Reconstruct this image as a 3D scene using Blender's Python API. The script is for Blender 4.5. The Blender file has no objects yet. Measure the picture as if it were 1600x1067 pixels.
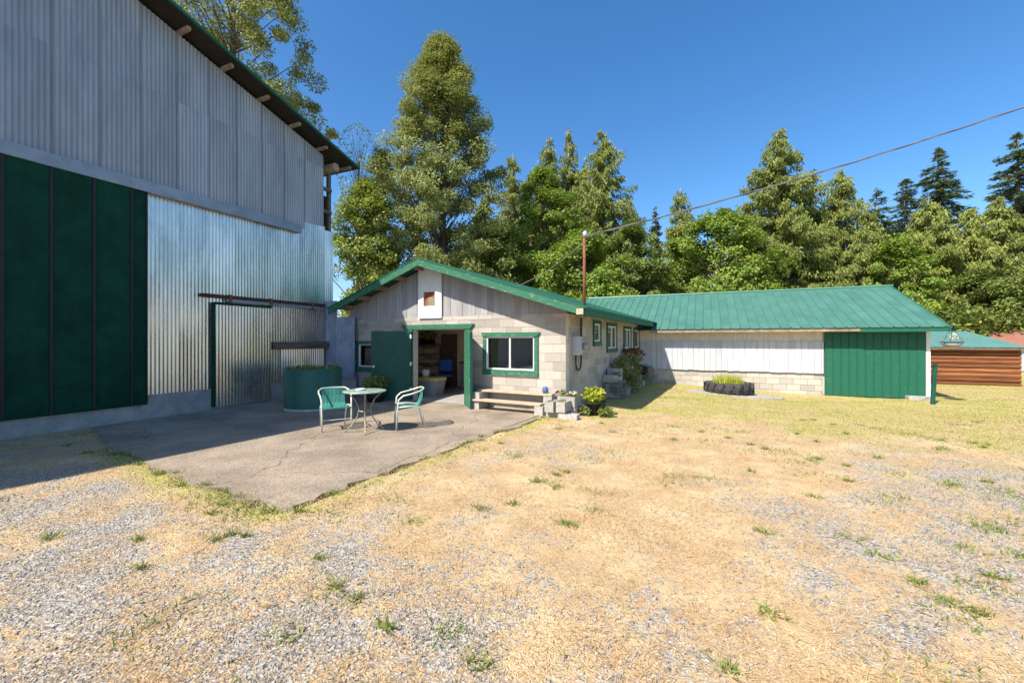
import bpy, math, random
import numpy as np
from mathutils import Vector, Matrix
random.seed(5); rng=np.random.default_rng(11)
rad=math.radians
scn=bpy.context.scene; col=scn.collection
# ---------------- camera / light
TH=rad(24.6)
cam=bpy.data.cameras.new('camera'); co=bpy.data.objects.new('camera',cam); col.objects.link(co)
cam.sensor_width=36; cam.lens=36*650/1600; cam.shift_y=-0.0016; cam.clip_start=.05; cam.clip_end=2000
co.location=(0,0,1.66); co.rotation_euler=(rad(90),0,TH); scn.camera=co
SUN=Vector((.36,.82,-1)).normalized()          # direction the light travels
w=bpy.data.worlds.new('World'); scn.world=w; w.use_nodes=True
nt=w.node_tree; sky=nt.nodes.new('ShaderNodeTexSky'); sky.sky_type='NISHITA'; sky.sun_disc=False
sky.sun_elevation=math.asin(-SUN.z); sky.sun_rotation=math.atan2(-SUN.x,-SUN.y)%(2*math.pi)
sky.air_density=1.0; sky.dust_density=1.0; sky.ozone_density=4; sky.altitude=50
hs=nt.nodes.new('ShaderNodeHueSaturation'); hs.inputs['Saturation'].default_value=1.25; nt.links.new(sky.outputs[0],hs.inputs['Color'])
nt.links.new(hs.outputs[0],nt.nodes['Background'].inputs[0]); nt.nodes['Background'].inputs[1].default_value=.13
sl=bpy.data.lights.new('sun','SUN'); sl.energy=5; sl.angle=rad(.5); sl.color=(1,.93,.82)
so=bpy.data.objects.new('sun',sl); col.objects.link(so); so.rotation_euler=SUN.to_track_quat('-Z','Y').to_euler(); so.location=(-20,-40,60)
scn.view_settings.view_transform='Standard'; scn.view_settings.look='None'; scn.view_settings.exposure=.77; scn.view_settings.gamma=1

# ---------------- materials
def mat(name,c,rough=.8,metal=0,var=.25,scale=4,c2=None,bump=0,bscale=60,rnd=0,stretch=(1,1,1),spec=.3,detail=6,lo=.35,hi=.65,rvar=0):
    m=bpy.data.materials.new(name); m.use_nodes=True; n=m.node_tree.nodes; l=m.node_tree.links
    p=n['Principled BSDF']; p.inputs['Roughness'].default_value=rough; p.inputs['Metallic'].default_value=metal
    p.inputs['Specular IOR Level'].default_value=spec
    tc=n.new('ShaderNodeTexCoord'); mp=n.new('ShaderNodeMapping'); mp.inputs['Scale'].default_value=stretch
    oi=n.new('ShaderNodeObjectInfo')
    ad=n.new('ShaderNodeVectorMath'); ad.operation='MULTIPLY_ADD'
    l.new(oi.outputs['Random'],ad.inputs[0]); ad.inputs[1].default_value=(37,53,71); l.new(tc.outputs['Object'],ad.inputs[2])
    l.new(ad.outputs[0],mp.inputs[0])
    nz=n.new('ShaderNodeTexNoise'); nz.inputs['Scale'].default_value=scale; nz.inputs['Detail'].default_value=detail; nz.inputs['Roughness'].default_value=.65
    l.new(mp.outputs[0],nz.inputs[0])
    rp=n.new('ShaderNodeValToRGB'); rp.color_ramp.elements[0].position=lo; rp.color_ramp.elements[1].position=hi
    a=c2 if c2 else tuple(x*(1-var) for x in c); b=c if c2 else tuple(min(1,x*(1+var)) for x in c)
    rp.color_ramp.elements[0].color=(*a,1); rp.color_ramp.elements[1].color=(*b,1)
    l.new(nz.outputs[0],rp.inputs[0]); out=rp.outputs[0]
    if rnd:
        mr=n.new('ShaderNodeMapRange'); mr.inputs[3].default_value=1-rnd; mr.inputs[4].default_value=1+rnd; l.new(oi.outputs['Random'],mr.inputs[0])
        mx=n.new('ShaderNodeVectorMath'); mx.operation='SCALE'; l.new(out,mx.inputs[0]); l.new(mr.outputs[0],mx.inputs['Scale']); out=mx.outputs[0]
    l.new(out,p.inputs['Base Color'])
    if rvar:
        r2=n.new('ShaderNodeMapRange'); r2.inputs[3].default_value=max(.05,rough-rvar); r2.inputs[4].default_value=min(1,rough+rvar)
        l.new(nz.outputs[0],r2.inputs[0]); l.new(r2.outputs[0],p.inputs['Roughness'])
    if bump:
        nb=n.new('ShaderNodeTexNoise'); nb.inputs['Scale'].default_value=bscale; nb.inputs['Detail'].default_value=5; l.new(mp.outputs[0],nb.inputs[0])
        bp=n.new('ShaderNodeBump'); bp.inputs['Strength'].default_value=bump; bp.inputs['Distance'].default_value=.01
        l.new(nb.outputs[0],bp.inputs['Height']); l.new(bp.outputs[0],p.inputs['Normal'])
    return m
def leafmat(name,c,c2,trans=.35,rough=.55):
    m=bpy.data.materials.new(name); m.use_nodes=True; n=m.node_tree.nodes; l=m.node_tree.links
    at=n.new('ShaderNodeAttribute'); at.attribute_name='tone'
    rp=n.new('ShaderNodeValToRGB'); rp.color_ramp.elements[0].color=(*c2,1); rp.color_ramp.elements[1].color=(*c,1); l.new(at.outputs['Fac'],rp.inputs[0])
    p=n['Principled BSDF']; p.inputs['Roughness'].default_value=rough; p.inputs['Specular IOR Level'].default_value=.35; l.new(rp.outputs[0],p.inputs['Base Color'])
    t=n.new('ShaderNodeBsdfTranslucent'); l.new(rp.outputs[0],t.inputs[0])
    mx=n.new('ShaderNodeMixShader'); mx.inputs[0].default_value=trans; l.new(p.outputs[0],mx.inputs[1]); l.new(t.outputs[0],mx.inputs[2])
    l.new(mx.outputs[0],n['Material Output'].inputs[0]); return m
def glassmat(name):
    m=bpy.data.materials.new(name); m.use_nodes=True; n=m.node_tree.nodes; l=m.node_tree.links
    g=n.new('ShaderNodeBsdfGlossy'); g.inputs['Roughness'].default_value=.03; g.inputs[0].default_value=(.9,.95,.95,1)
    t=n.new('ShaderNodeBsdfTransparent'); t.inputs[0].default_value=(.55,.6,.6,1)
    f=n.new('ShaderNodeFresnel'); f.inputs[0].default_value=1.6
    mr=n.new('ShaderNodeMath'); mr.operation='ADD'; mr.inputs[1].default_value=.06; l.new(f.outputs[0],mr.inputs[0])
    mx=n.new('ShaderNodeMixShader'); l.new(mr.outputs[0],mx.inputs[0]); l.new(t.outputs[0],mx.inputs[1]); l.new(g.outputs[0],mx.inputs[2])
    l.new(mx.outputs[0],n['Material Output'].inputs[0]); return m
M={}
M['soffit']=mat('dark_soffit',(.03,.025,.02),.9)
M['galv']=mat('galvanised',(.70,.665,.61),.28,.9,var=.25,scale=2.0,stretch=(1,1,.3),bump=.7,bscale=1.4,rnd=.12,rvar=.16)
M['galv_old']=mat('weathered_galvanised',(.335,.345,.36),.5,.4,var=.16,scale=2.5,stretch=(1,1,.2),rnd=.07,rvar=.1)
M['galv_shaded']=mat('shade_tinted_galvanised',(.22,.26,.33),.5,.5,var=.2,scale=3)  # dark blue of the barn's shadow put into the sheet colour
M['gable']=mat('grey_siding',(.36,.345,.34),.6,.15,var=.16,scale=3,stretch=(1,1,.2),rnd=.1)
M['flash']=mat('flashing',(.26,.30,.35),.5,.4,var=.15,scale=3)
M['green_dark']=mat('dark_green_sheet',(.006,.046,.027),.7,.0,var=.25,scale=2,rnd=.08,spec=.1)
M['green']=mat('green_paint',(.012,.105,.062),.55,0,c2=(.04,.13,.085),scale=9,stretch=(1,1,1),lo=.3,hi=.45,bump=.2,bscale=40)
M['green_worn']=mat('worn_green_paint',(.03,.14,.08),.6,0,c2=(.26,.27,.19),scale=7,lo=.30,hi=.44,stretch=(1,1,3),bump=.3,bscale=40)
M['green_door']=mat('green_door_paint',(.008,.07,.05),.42,0,var=.15,scale=3)
M['green_tank']=mat('green_tank_paint',(.02,.10,.065),.5,0,c2=(.06,.12,.09),scale=2.5,stretch=(1,1,.4),lo=.3,hi=.6)
M['roof_green']=mat('green_roof_metal',(.072,.19,.138),.42,.1,var=.15,scale=1.2,rnd=.04,spec=.5)
M['teal_roof']=mat('teal_roof_metal',(.10,.22,.195),.45,.1,var=.08,scale=1.5,rnd=.04)
M['red_roof']=mat('red_roof_metal',(.32,.10,.07),.6,.1,c2=(.30,.17,.12),scale=3,stretch=(1,4,1))
M['block']=mat('concrete_block',(.48,.435,.37),.95,0,c2=(.33,.30,.26),scale=14,rnd=.2,bump=.5,bscale=90,lo=.3,hi=.6)
M['mortar']=mat('mortar',(.58,.53,.45),.95,0,var=.12,scale=10,bump=.4)
M['conc']=mat('concrete',(.42,.39,.35),.9,0,c2=(.26,.25,.24),scale=3.5,bump=.4,bscale=50)
M['concw']=mat('pale_concrete',(.46,.43,.39),.9,0,c2=(.32,.30,.27),scale=8,bump=.5,bscale=80,rnd=.08)
M['white']=mat('white_paint',(.78,.76,.73),.6,0,var=.06,scale=5)
M['whitewash']=mat('whitewashed_board',(.56,.57,.60),.75,0,c2=(.42,.425,.44),scale=5,stretch=(2,2,.25),rnd=.06)
M['whitesheet']=mat('white_corrugated',(.72,.66,.60),.6,.1,var=.06,scale=3,rnd=.03)
M['wood']=mat('weathered_wood',(.36,.27,.19),.85,0,c2=(.20,.15,.11),scale=5,stretch=(1,1,1),bump=.3,bscale=40)
M['woodpale']=mat('pale_wood',(.56,.42,.29),.8,0,c2=(.42,.32,.23),scale=6,bump=.3,bscale=40)
M['wooddark']=mat('dark_timber',(.10,.07,.05),.85,0,c2=(.19,.14,.11),scale=6,stretch=(1,.2,3),bump=.4)
M['cedar']=mat('cedar_board',(.31,.115,.04),.7,0,c2=(.085,.035,.02),scale=2.5,stretch=(.5,1,9),rnd=.45,lo=.32,hi=.6)
M['rust']=mat('rust',(.28,.10,.045),.8,.1,c2=(.18,.07,.04),scale=12)
M['rustdark']=mat('dark_rust',(.07,.04,.03),.7,.3,var=.3,scale=10)
M['black']=mat('black_plastic',(.02,.02,.022),.55,0,var=.2)
M['tyre']=mat('tyre_rubber',(.028,.027,.027),.85,0,c2=(.07,.065,.06),scale=8,bump=.4)
M['soil']=mat('soil',(.05,.035,.025),1,0,var=.3,scale=20)
M['box']=mat('cardboard',(.60,.44,.28),.85,0,var=.1,rnd=.15)
M['tan']=mat('tan_wall',(.74,.65,.52),.9,0,var=.08)
M['blue']=mat('blue_plastic',(.02,.09,.42),.5,0,var=.1)
M['bluepot']=mat('blue_glaze',(.08,.13,.27),.3,0,var=.2)
M['yellow']=mat('yellow_plastic',(.68,.48,.17),.6,0,var=.08)
M['grey']=mat('grey_plastic',(.33,.33,.33),.6,0,var=.1)
M['metergrey']=mat('grey_enamel',(.42,.44,.47),.45,.2,var=.08)
M['conduit']=mat('dark_conduit',(.05,.05,.05),.5,.3)
M['tube']=mat('chair_tube',(.70,.62,.50),.4,.3,c2=(.55,.66,.58),scale=5)
M['strap']=mat('green_strap',(.07,.30,.235),.5,0,var=.12)
M['iron']=mat('table_iron',(.20,.17,.12),.5,.4,c2=(.42,.37,.27),scale=7)
M['tabletop']=mat('table_top',(.36,.45,.38),.35,.1,c2=(.20,.28,.23),scale=9)
M['bark']=mat('bark',(.16,.12,.09),.95,0,c2=(.07,.055,.045),scale=5,stretch=(3,3,.5),bump=.5,bscale=12)
M['barkpale']=mat('pale_bark',(.30,.25,.2),.95,0,c2=(.16,.13,.1),scale=5,stretch=(3,3,.5),bump=.5,bscale=12)
M['cable']=mat('grey_cable',(.16,.15,.15),.6,.1)
M['glass']=glassmat('window_glass')
M['poplar']=leafmat('poplar_leaf',(.40,.41,.11),(.12,.16,.04))
M['decid']=leafmat('young_leaf',(.40,.44,.07),(.13,.19,.03))
M['maple']=leafmat('maple_leaf',(.32,.41,.05),(.10,.18,.025))
M['cedarleaf']=leafmat('cedar_spray',(.31,.35,.065),(.10,.13,.035),.3)
M['firleaf']=leafmat('fir_needle',(.18,.23,.08),(.05,.08,.035),.2)
M['brush']=leafmat('brush_leaf',(.28,.33,.06),(.08,.12,.03))
M['grassg']=leafmat('green_blade',(.46,.41,.15),(.22,.22,.06),.3)
M['straw']=leafmat('straw_blade',(.64,.49,.28),(.38,.25,.12),.25,.7)
M['weed']=leafmat('weed_leaf',(.34,.36,.09),(.11,.17,.035),.3)
M['petalred']=leafmat('red_petal',(.30,.015,.06),(.15,.01,.04)); M['petalwhite']=leafmat('white_petal',(.8,.8,.7),(.7,.7,.45)); M['petalpink']=leafmat('rust_petal',(.42,.10,.08),(.3,.09,.06))
M['limeleaf']=leafmat('lime_leaf',(.50,.52,.05),(.3,.36,.03))
M['silverleaf']=leafmat('silver_leaf',(.36,.40,.30),(.16,.2,.13)); M['purpleleaf']=leafmat('purple_leaf',(.12,.035,.05),(.05,.02,.03))

# ---------------- mesh helpers
class MB:
    def __init__(s): s.v=[]; s.f=[]
    def add(s,v,f): o=len(s.v); s.v+=[tuple(p) for p in v]; s.f+=[tuple(i+o for i in q) for q in f]; return s
    def box(s,x0,x1,y0,y1,z0,z1):
        return s.add([(x0,y0,z0),(x1,y0,z0),(x1,y1,z0),(x0,y1,z0),(x0,y0,z1),(x1,y0,z1),(x1,y1,z1),(x0,y1,z1)],
            [(0,3,2,1),(4,5,6,7),(0,1,5,4),(1,2,6,5),(2,3,7,6),(3,0,4,7)])
    def prism(s,poly,fn,d0,d1):
        n=len(poly); v=[fn(a,b,d0) for a,b in poly]+[fn(a,b,d1) for a,b in poly]
        f=[tuple(range(n)),tuple(range(2*n-1,n-1,-1))]+[(i,i+n,(i+1)%n+n,(i+1)%n) for i in range(n)]
        return s.add(v,f)
    def tube(s,pts,r,n=8,cap=True):
        P=[Vector(p) for p in pts]; R=r if isinstance(r,(list,tuple)) else [r]*len(P); V=[]; up=None
        for i,p in enumerate(P):
            t=(P[min(i+1,len(P)-1)]-P[max(i-1,0)]).normalized()
            if up is None: up=Vector((0,0,1)) if abs(t.z)<.9 else Vector((1,0,0))
            a=t.cross(up)
            if a.length<1e-4: a=t.cross(Vector((0,1,0.3)))
            a.normalize(); b=a.cross(t).normalized(); up=b
            V+=[p+(a*math.cos(k*2*math.pi/n)+b*math.sin(k*2*math.pi/n))*R[i] for k in range(n)]
        F=[(i*n+k,i*n+(k+1)%n,(i+1)*n+(k+1)%n,(i+1)*n+k) for i in range(len(P)-1) for k in range(n)]
        if cap: F+=[tuple(range(n-1,-1,-1)),tuple(range((len(P)-1)*n,len(P)*n))]
        return s.add(V,F)
    def lathe(s,prof,c=(0,0,0),n=24):
        V=[(c[0]+r*math.cos(2*math.pi*k/n),c[1]+r*math.sin(2*math.pi*k/n),c[2]+z) for r,z in prof for k in range(n)]
        F=[(i*n+k,i*n+(k+1)%n,(i+1)*n+(k+1)%n,(i+1)*n+k) for i in range(len(prof)-1) for k in range(n)]
        return s.add(V,F)
    def corr(s,s0,s1,zb,zt,fn,amp=.009,pitch=.076,per=4):
        n=max(2,int(round((s1-s0)/pitch*per))); V=[];F=[]
        for i in range(n+1):
            a=s0+(s1-s0)*i/n; d=amp*math.cos(2*math.pi*(a-s0)/pitch)
            V+=[fn(a,zb(a) if callable(zb) else zb,d),fn(a,zt(a) if callable(zt) else zt,d)]
        F=[(2*i,2*i+2,2*i+3,2*i+1) for i in range(n)]
        return s.add(V,F)
    def build(s,name,m,parent=None,smooth=False):
        me=bpy.data.meshes.new(name); me.from_pydata(s.v,[],s.f); me.update()
        if smooth:
            me.polygons.foreach_set('use_smooth',[True]*len(me.polygons))
        me.materials.append(M[m] if isinstance(m,str) else m)
        return link(name,me,parent)
def link(name,data,parent=None):
    o=bpy.data.objects.new(name,data); col.objects.link(o)
    if parent: o.parent=parent
    return o
def tag(o,label,cat,group=None):
    o['label']=label; o['category']=cat
    if group: o['group']=group
    return o
def empty(name,loc,rz=0,label=None,cat=None,group=None):
    o=link(name,None); o.location=loc; o.rotation_euler=(0,0,rz); o.empty_display_size=.2
    if label: tag(o,label,cat,group)
    return o
def structure(o): o['kind']='structure'; return o
def stuff(o): o['kind']='stuff'; return o
def Bx(name,m,parent,*a): return MB().box(*a).build(name,m,parent)
def quads(name,m,P,U,V,tone,parent=None):
    """N leaf quads: centre P, half axes U,V (rhombus)"""
    n=len(P); co_=np.empty((n,4,3),np.float32); co_[:,0]=P-U; co_[:,1]=P+V*.9-U*.1; co_[:,2]=P+U; co_[:,3]=P-V*.9-U*.1
    return rawmesh(name,m,co_.reshape(-1,3),4,n,np.repeat(tone,4),parent)
def rawmesh(name,m,verts,k,n,tone,parent=None,faces=None):
    me=bpy.data.meshes.new(name); me.vertices.add(len(verts)); me.vertices.foreach_set('co',np.asarray(verts,np.float32).ravel())
    idx=np.arange(n*k) if faces is None else faces.ravel()
    me.loops.add(len(idx)); me.loops.foreach_set('vertex_index',idx.astype(np.int32))
    me.polygons.add(n); me.polygons.foreach_set('loop_start',(np.arange(n)*k).astype(np.int32))
    at=me.attributes.new('tone','FLOAT','POINT'); at.data.foreach_set('value',np.asarray(tone,np.float32))
    me.update(calc_edges=True); me.materials.append(M[m]); return link(name,me,parent)
def sprays(name,m,P,U,V,tone,parent):
    n=len(P); return rawmesh(name,m,np.stack([P-U-V,P-U*.6+V,P+U],1).reshape(-1,3),3,n,np.repeat(tone,3),parent)
def unit(a): return a/np.maximum(np.linalg.norm(a,axis=1,keepdims=True),1e-6)
def rdir(n): return unit(rng.normal(size=(n,3)))
def leaves(name,m,C,sz,parent=None,aspect=.6,up=.3,tone=None,out=None):
    n=len(C); nr=rdir(n); nr[:,2]=np.abs(nr[:,2])+up
    if out is not None: nr=nr+out
    nr=unit(nr); u=unit(np.cross(nr,rdir(n))); v=np.cross(nr,u); s_=(sz*rng.uniform(.6,1.3,n))[:,None]
    if tone is None: tone=rng.beta(1.6,1.6,n)
    return quads(name,m,C,u*s_,v*s_*aspect,tone,parent)
# value noise
_g=rng.random((64,64))
def vn(x,y,s):
    x=np.asarray(x)*s+100.3; y=np.asarray(y)*s+57.7; i=np.floor(x).astype(int); j=np.floor(y).astype(int); fx=x-i; fy=y-j
    fx=fx*fx*(3-2*fx); fy=fy*fy*(3-2*fy); g=lambda a,b:_g[a%64,b%64]
    return (g(i,j)*(1-fx)+g(i+1,j)*fx)*(1-fy)+(g(i,j+1)*(1-fx)+g(i+1,j+1)*fx)*fy
def fbm(x,y,s): return (vn(x,y,s)+.5*vn(y,x,s*2.1)+.25*vn(x,y,s*4.3)+.125*vn(y,x,s*8.9))/1.875
def sm(a,b,x): t=np.clip((x-a)/(b-a),0,1); return t*t*(3-2*t)
def gz(x,y): return -.21*sm(-2.5,4,x)*sm(9,16,y)-.05*sm(0,40,y)
def wts(x,y):
    """gravel and green weights of the yard at x,y"""
    n=fbm(x,y,.55); n2=fbm(x+40,y,1.7)
    gr=.5*sm(-1.2,3.2,x-.12*(y-3))*sm(10.2,7.0,y)+.5*sm(3.1,1.4,y)+.18*sm(-4,-7,x)
    n3=fbm(x-17,y+5,3.9); gr=np.clip(gr*.8+(n-.5)*.9+(n2-.5)*.7+(n3-.5)*.9+.19,0,1)
    xe=-3.7+.1*(y-2.7); edge=.5*np.exp(-((x-xe-.1)/.35)**2)*sm(2.4,3,y)*sm(9.5,8,y)+  .5*np.exp(-((y-(2.62-.115*(x+3.7)))/.3)**2)*sm(-8.8,-7.5,x)*sm(-3.2,-3.8,x)
    grn=sm(5.6,12,y+.1*x)*.62+edge+.12*sm(-3.2,-4.5,x)*sm(5,3,y)
    grn=np.clip(grn+(n2-.5)*.9*sm(2,8,y)+(fbm(x+3,y-8,3.1)-.5)*.6*sm(4,9,y)+(n-.5)*.5,0,1)*np.maximum(sm(2.,4.5,y),edge>.1)
    return gr*(1-grn),grn

# ---------------- ground
def axis(a,b,fine0,fine1,st):
    f_=np.arange(fine0,fine1,st); lo=fine0-np.geomspace(st,fine0-a,28)[::-1]; hi=fine1-st+np.geomspace(st,b-fine1,28)
    return np.concatenate([lo,f_,hi])
gx=axis(-500,500,-13,17,.1); gy=axis(-300,700,.2,19,.1)
X,Y=np.meshgrid(gx,gy); Z=gz(X,Y)+(fbm(X,Y,1.3)-.5)*.05*sm(0,1,1-np.abs(X)/60)*((Y<30)&(Y>-5))
GR,GN=wts(X,Y)
nx,ny=len(gx),len(gy); ii=(np.arange(ny-1)[:,None]*nx+np.arange(nx-1)[None]).ravel()
fc=np.stack([ii,ii+1,ii+nx+1,ii+nx],1)
# keep the yard below the slab and building floors
patio_poly=[(-10.6,3.9),(-8.3,3.25),(-6.2,2.95),(-3.7,2.72),(-3.55,4.6),(-3.3,6.8),(-3.05,8.8),(-3.3,9.3),(-9.9,9.6),(-10.6,9.6)]
def inpoly(x,y,P):
    c=np.zeros(np.shape(x),bool); n=len(P)
    for i in range(n):
        x0,y0=P[i]; x1,y1=P[(i+1)%n]
        if y0==y1: continue
        c^=((y0>y)!=(y1>y))&(x<(x1-x0)*(y-y0)/(y1-y0)+x0)
    return c
build=(X<-2.9)&(X>-11)&(Y>9.2)&(Y<18)
Z=np.where(inpoly(X,Y,patio_poly)|build,-.07,Z)
g=rawmesh('ground','soil',np.stack([X,Y,Z],-1).reshape(-1,3),4,len(fc),GR.ravel(),None,fc); structure(g)
at=g.data.attributes.new('green','FLOAT','POINT'); at.data.foreach_set('value',GN.ravel().astype(np.float32))
g.data.polygons.foreach_set('use_smooth',[True]*len(fc))
def groundmat():
    m=bpy.data.materials.new('yard'); m.use_nodes=True; n=m.node_tree.nodes; l=m.node_tree.links; p=n['Principled BSDF']
    p.inputs['Roughness'].default_value=.95; p.inputs['Specular IOR Level'].default_value=.15
    tc=n.new('ShaderNodeTexCoord')
    def noise(s,d=6,r=.7,vec=None):
        a=n.new('ShaderNodeTexNoise'); a.inputs['Scale'].default_value=s; a.inputs['Detail'].default_value=d; a.inputs['Roughness'].default_value=r; l.new(vec or tc.outputs['Object'],a.inputs[0]); return a.outputs[0]
    def ramp(f,*st):
        a=n.new('ShaderNodeValToRGB'); e=a.color_ramp.elements
        while len(e)<len(st): e.new(.5)
        for k,(q,c) in enumerate(st): e[k].position=q; e[k].color=(*c,1)
        l.new(f,a.inputs[0]); return a.outputs[0]
    def mix(f,a,b):
        x=n.new('ShaderNodeMix'); x.data_type='RGBA'; l.new(f,x.inputs[0]); l.new(a,x.inputs[6]); l.new(b,x.inputs[7]); return x.outputs[2]
    def attr(k):
        a=n.new('ShaderNodeAttribute'); a.attribute_name=k; return a.outputs['Fac']
    vo=n.new('ShaderNodeTexVoronoi'); vo.inputs['Scale'].default_value=72; l.new(tc.outputs['Object'],vo.inputs[0])
    sep=n.new('ShaderNodeSeparateColor'); l.new(vo.outputs['Color'],sep.inputs[0])
    stone=ramp(sep.outputs[0],(0,(.10,.09,.08)),(.35,(.27,.248,.22)),(.7,(.39,.36,.315)),(1,(.54,.50,.44)))
    straw=ramp(noise(34,8,.8),(.3,(.20,.13,.07)),(.46,(.43,.31,.18)),(.6,(.57,.44,.275)),(.78,(.70,.585,.41)))
    straw2=ramp(noise(1.6,9,.75),(.33,(.30,.19,.10)),(.45,(.47,.29,.13)),(.56,(.60,.45,.24)),(.7,(.70,.58,.36)))
    st=mix(noise(5,3),straw,straw2)
    grn=ramp(noise(30,8,.8),(.32,(.17,.17,.04)),(.5,(.42,.37,.11)),(.7,(.62,.52,.24)))
    def crisp(a,amt,s):
        x=n.new('ShaderNodeMath'); x.operation='MULTIPLY_ADD'; l.new(noise(s,6,.75),x.inputs[0]); x.inputs[1].default_value=amt
        y=n.new('ShaderNodeMath'); y.operation='ADD'; l.new(a,x.inputs[2]); l.new(x.outputs[0],y.inputs[0]); y.inputs[1].default_value=-amt*.5
        return ramp(y.outputs[0],(.33,(0,0,0)),(.67,(1,1,1)))
    c=mix(crisp(attr('tone'),2.6,16),st,stone); c=mix(crisp(attr('green'),1.8,6),c,grn)
    l.new(c,p.inputs['Base Color'])
    ad=n.new('ShaderNodeMath'); ad.operation='ADD'; l.new(noise(38,7,.8),ad.inputs[0]); l.new(vo.outputs['Distance'],ad.inputs[1])
    bp=n.new('ShaderNodeBump'); bp.inputs['Strength'].default_value=.6; bp.inputs['Distance'].default_value=.015; l.new(ad.outputs[0],bp.inputs['Height']); l.new(bp.outputs[0],p.inputs['Normal'])
    return m
g.data.materials[0]=groundmat()

# patio slab with an uneven edge
def patiomat():
    m=mat('patio_concrete',(.35,.285,.22),.92,0,c2=(.19,.157,.125),scale=1.1,bump=.6,bscale=55,lo=.3,hi=.62,detail=10)
    n=m.node_tree.nodes; l=m.node_tree.links; p=n['Principled BSDF']; src=p.inputs['Base Color'].links[0].from_socket
    tc=n.new('ShaderNodeTexCoord'); nz=n.new('ShaderNodeTexNoise'); nz.inputs['Scale'].default_value=70; nz.inputs['Detail'].default_value=4; l.new(tc.outputs['Object'],nz.inputs[0])
    rp=n.new('ShaderNodeValToRGB'); rp.color_ramp.elements[0].position=.3; rp.color_ramp.elements[0].color=(.5,.5,.5,1); rp.color_ramp.elements[1].position=.62; rp.color_ramp.elements[1].color=(1.25,1.22,1.15,1); l.new(nz.outputs[0],rp.inputs[0])
    mx=n.new('ShaderNodeMix'); mx.data_type='RGBA'; mx.blend_type='MULTIPLY'; mx.inputs[0].default_value=1; l.new(src,mx.inputs[6]); l.new(rp.outputs[0],mx.inputs[7]); 
    vo=n.new('ShaderNodeTexVoronoi'); vo.feature='DISTANCE_TO_EDGE'; vo.inputs['Scale'].default_value=.42
    n3=n.new('ShaderNodeTexNoise'); n3.inputs['Scale'].default_value=2.5; n3.inputs['Detail'].default_value=6; l.new(tc.outputs['Object'],n3.inputs[0])
    va=n.new('ShaderNodeVectorMath'); va.operation='MULTIPLY_ADD'; l.new(n3.outputs['Color'],va.inputs[0]); va.inputs[1].default_value=(.5,.5,0); l.new(tc.outputs['Object'],va.inputs[2]); l.new(va.outputs[0],vo.inputs[0])
    r3=n.new('ShaderNodeValToRGB'); r3.color_ramp.elements[0].position=.0; r3.color_ramp.elements[0].color=(.45,.4,.34,1); r3.color_ramp.elements[1].position=.006; r3.color_ramp.elements[1].color=(1,1,1,1); l.new(vo.outputs['Distance'],r3.inputs[0])
    m2=n.new('ShaderNodeMix'); m2.data_type='RGBA'; m2.blend_type='MULTIPLY'; m2.inputs[0].default_value=1; l.new(mx.outputs[2],m2.inputs[6]); l.new(r3.outputs[0],m2.inputs[7]); l.new(m2.outputs[2],p.inputs['Base Color'])
    return m
pp=[]
for i in range(len(patio_poly)):
    a=patio_poly[i]; b=patio_poly[(i+1)%len(patio_poly)]; n_=12
    for k in range(n_):
        t=k/n_; j=.09 if 0<i<7 else 0
        pp.append((a[0]+(b[0]-a[0])*t+random.uniform(-j,j),a[1]+(b[1]-a[1])*t+random.uniform(-j,j)))
structure(MB().prism(pp,lambda a,b,d:(a,b,d),-.12,.006).build('patio',patiomat()))
structure(MB().prism([(2.3*math.cos(t)*.62+.9,.55*math.sin(t)+15.35) for t in np.linspace(0,6.28,22)[:-1]],lambda a,b,d:(a,b,d+gz(a,b)),-.1,.03).build('pavement','conc'))

# ---------------- barn
XB=-10.6
barn=empty('barn',(XB,0,0),0,'tall silver and grey corrugated metal barn with dark green roof edge','barn')
fw=lambda s_,z,d:(d,s_,z)     # barn local: x = out of wall
RS=.29; RZ=lambda y: 10.08-RS*abs(y-.3)
core=MB().prism([(-9,0),(9.25,0),(9.25,RZ(9.25)-.2),(.3,9.88),(-9,RZ(-9)-.2)],fw,-.15,-.03).build('wall','galv_old',barn)
MB().box(-15,-.16,9.1,9.24,0,7.3).build('wall','galv_old',barn); MB().box(-15,-14.85,-9,9.1,0,7.3).build('wall','galv_old',barn); MB().box(-15,-.16,-9,-8.86,0,7.3).build('wall','galv_old',barn)
y=1.4
while y<9.2:
    e=min(y+.66,9.27)
    MB().corr(y,e,6.9,lambda a:RZ(a)-.17,fw).build('corrugated_sheet','galv_old',barn)
    o=MB().corr(y,e,5.13 if y>8.2 else 4.9,6.93,lambda a,z,d:(d+.014,a,z)).build('corrugated_sheet','galv_old',barn); y+=.65
y=4.72
while y<9.2:
    e=min(y+.62,9.27); MB().corr(y,e,.5,5.15 if e>8.3 else 4.8,lambda a,z,d:(d+.004,a,z),amp=.0038).build('corrugated_sheet','galv',barn); y+=.61
MB().corr(9.27,9.6,2.85,5.05,lambda a,z,d:(d-.02,a,z)).build('corrugated_sheet','galv',barn)
MB().corr(7.75,9.2,.42,1.4,lambda a,z,d:(d+.035,a,z)).build('corrugated_sheet','galv',barn)
Bx('foundation','conc',barn,-.1,.05,-9,9.3,-.15,.5)
Bx('flashing_beam','flash',barn,.02,.16,1.0,8.33,4.72,4.95)
# big green sliding door
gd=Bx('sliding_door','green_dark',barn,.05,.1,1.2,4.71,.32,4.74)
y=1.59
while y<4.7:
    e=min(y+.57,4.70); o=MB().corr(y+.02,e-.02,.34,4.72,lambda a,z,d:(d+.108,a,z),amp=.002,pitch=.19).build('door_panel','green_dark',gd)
    Bx('batten','black',gd,.1,.135,e-.02,e+.018 if e<4.69 else 4.705,.33,4.73); y+=.57
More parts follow.
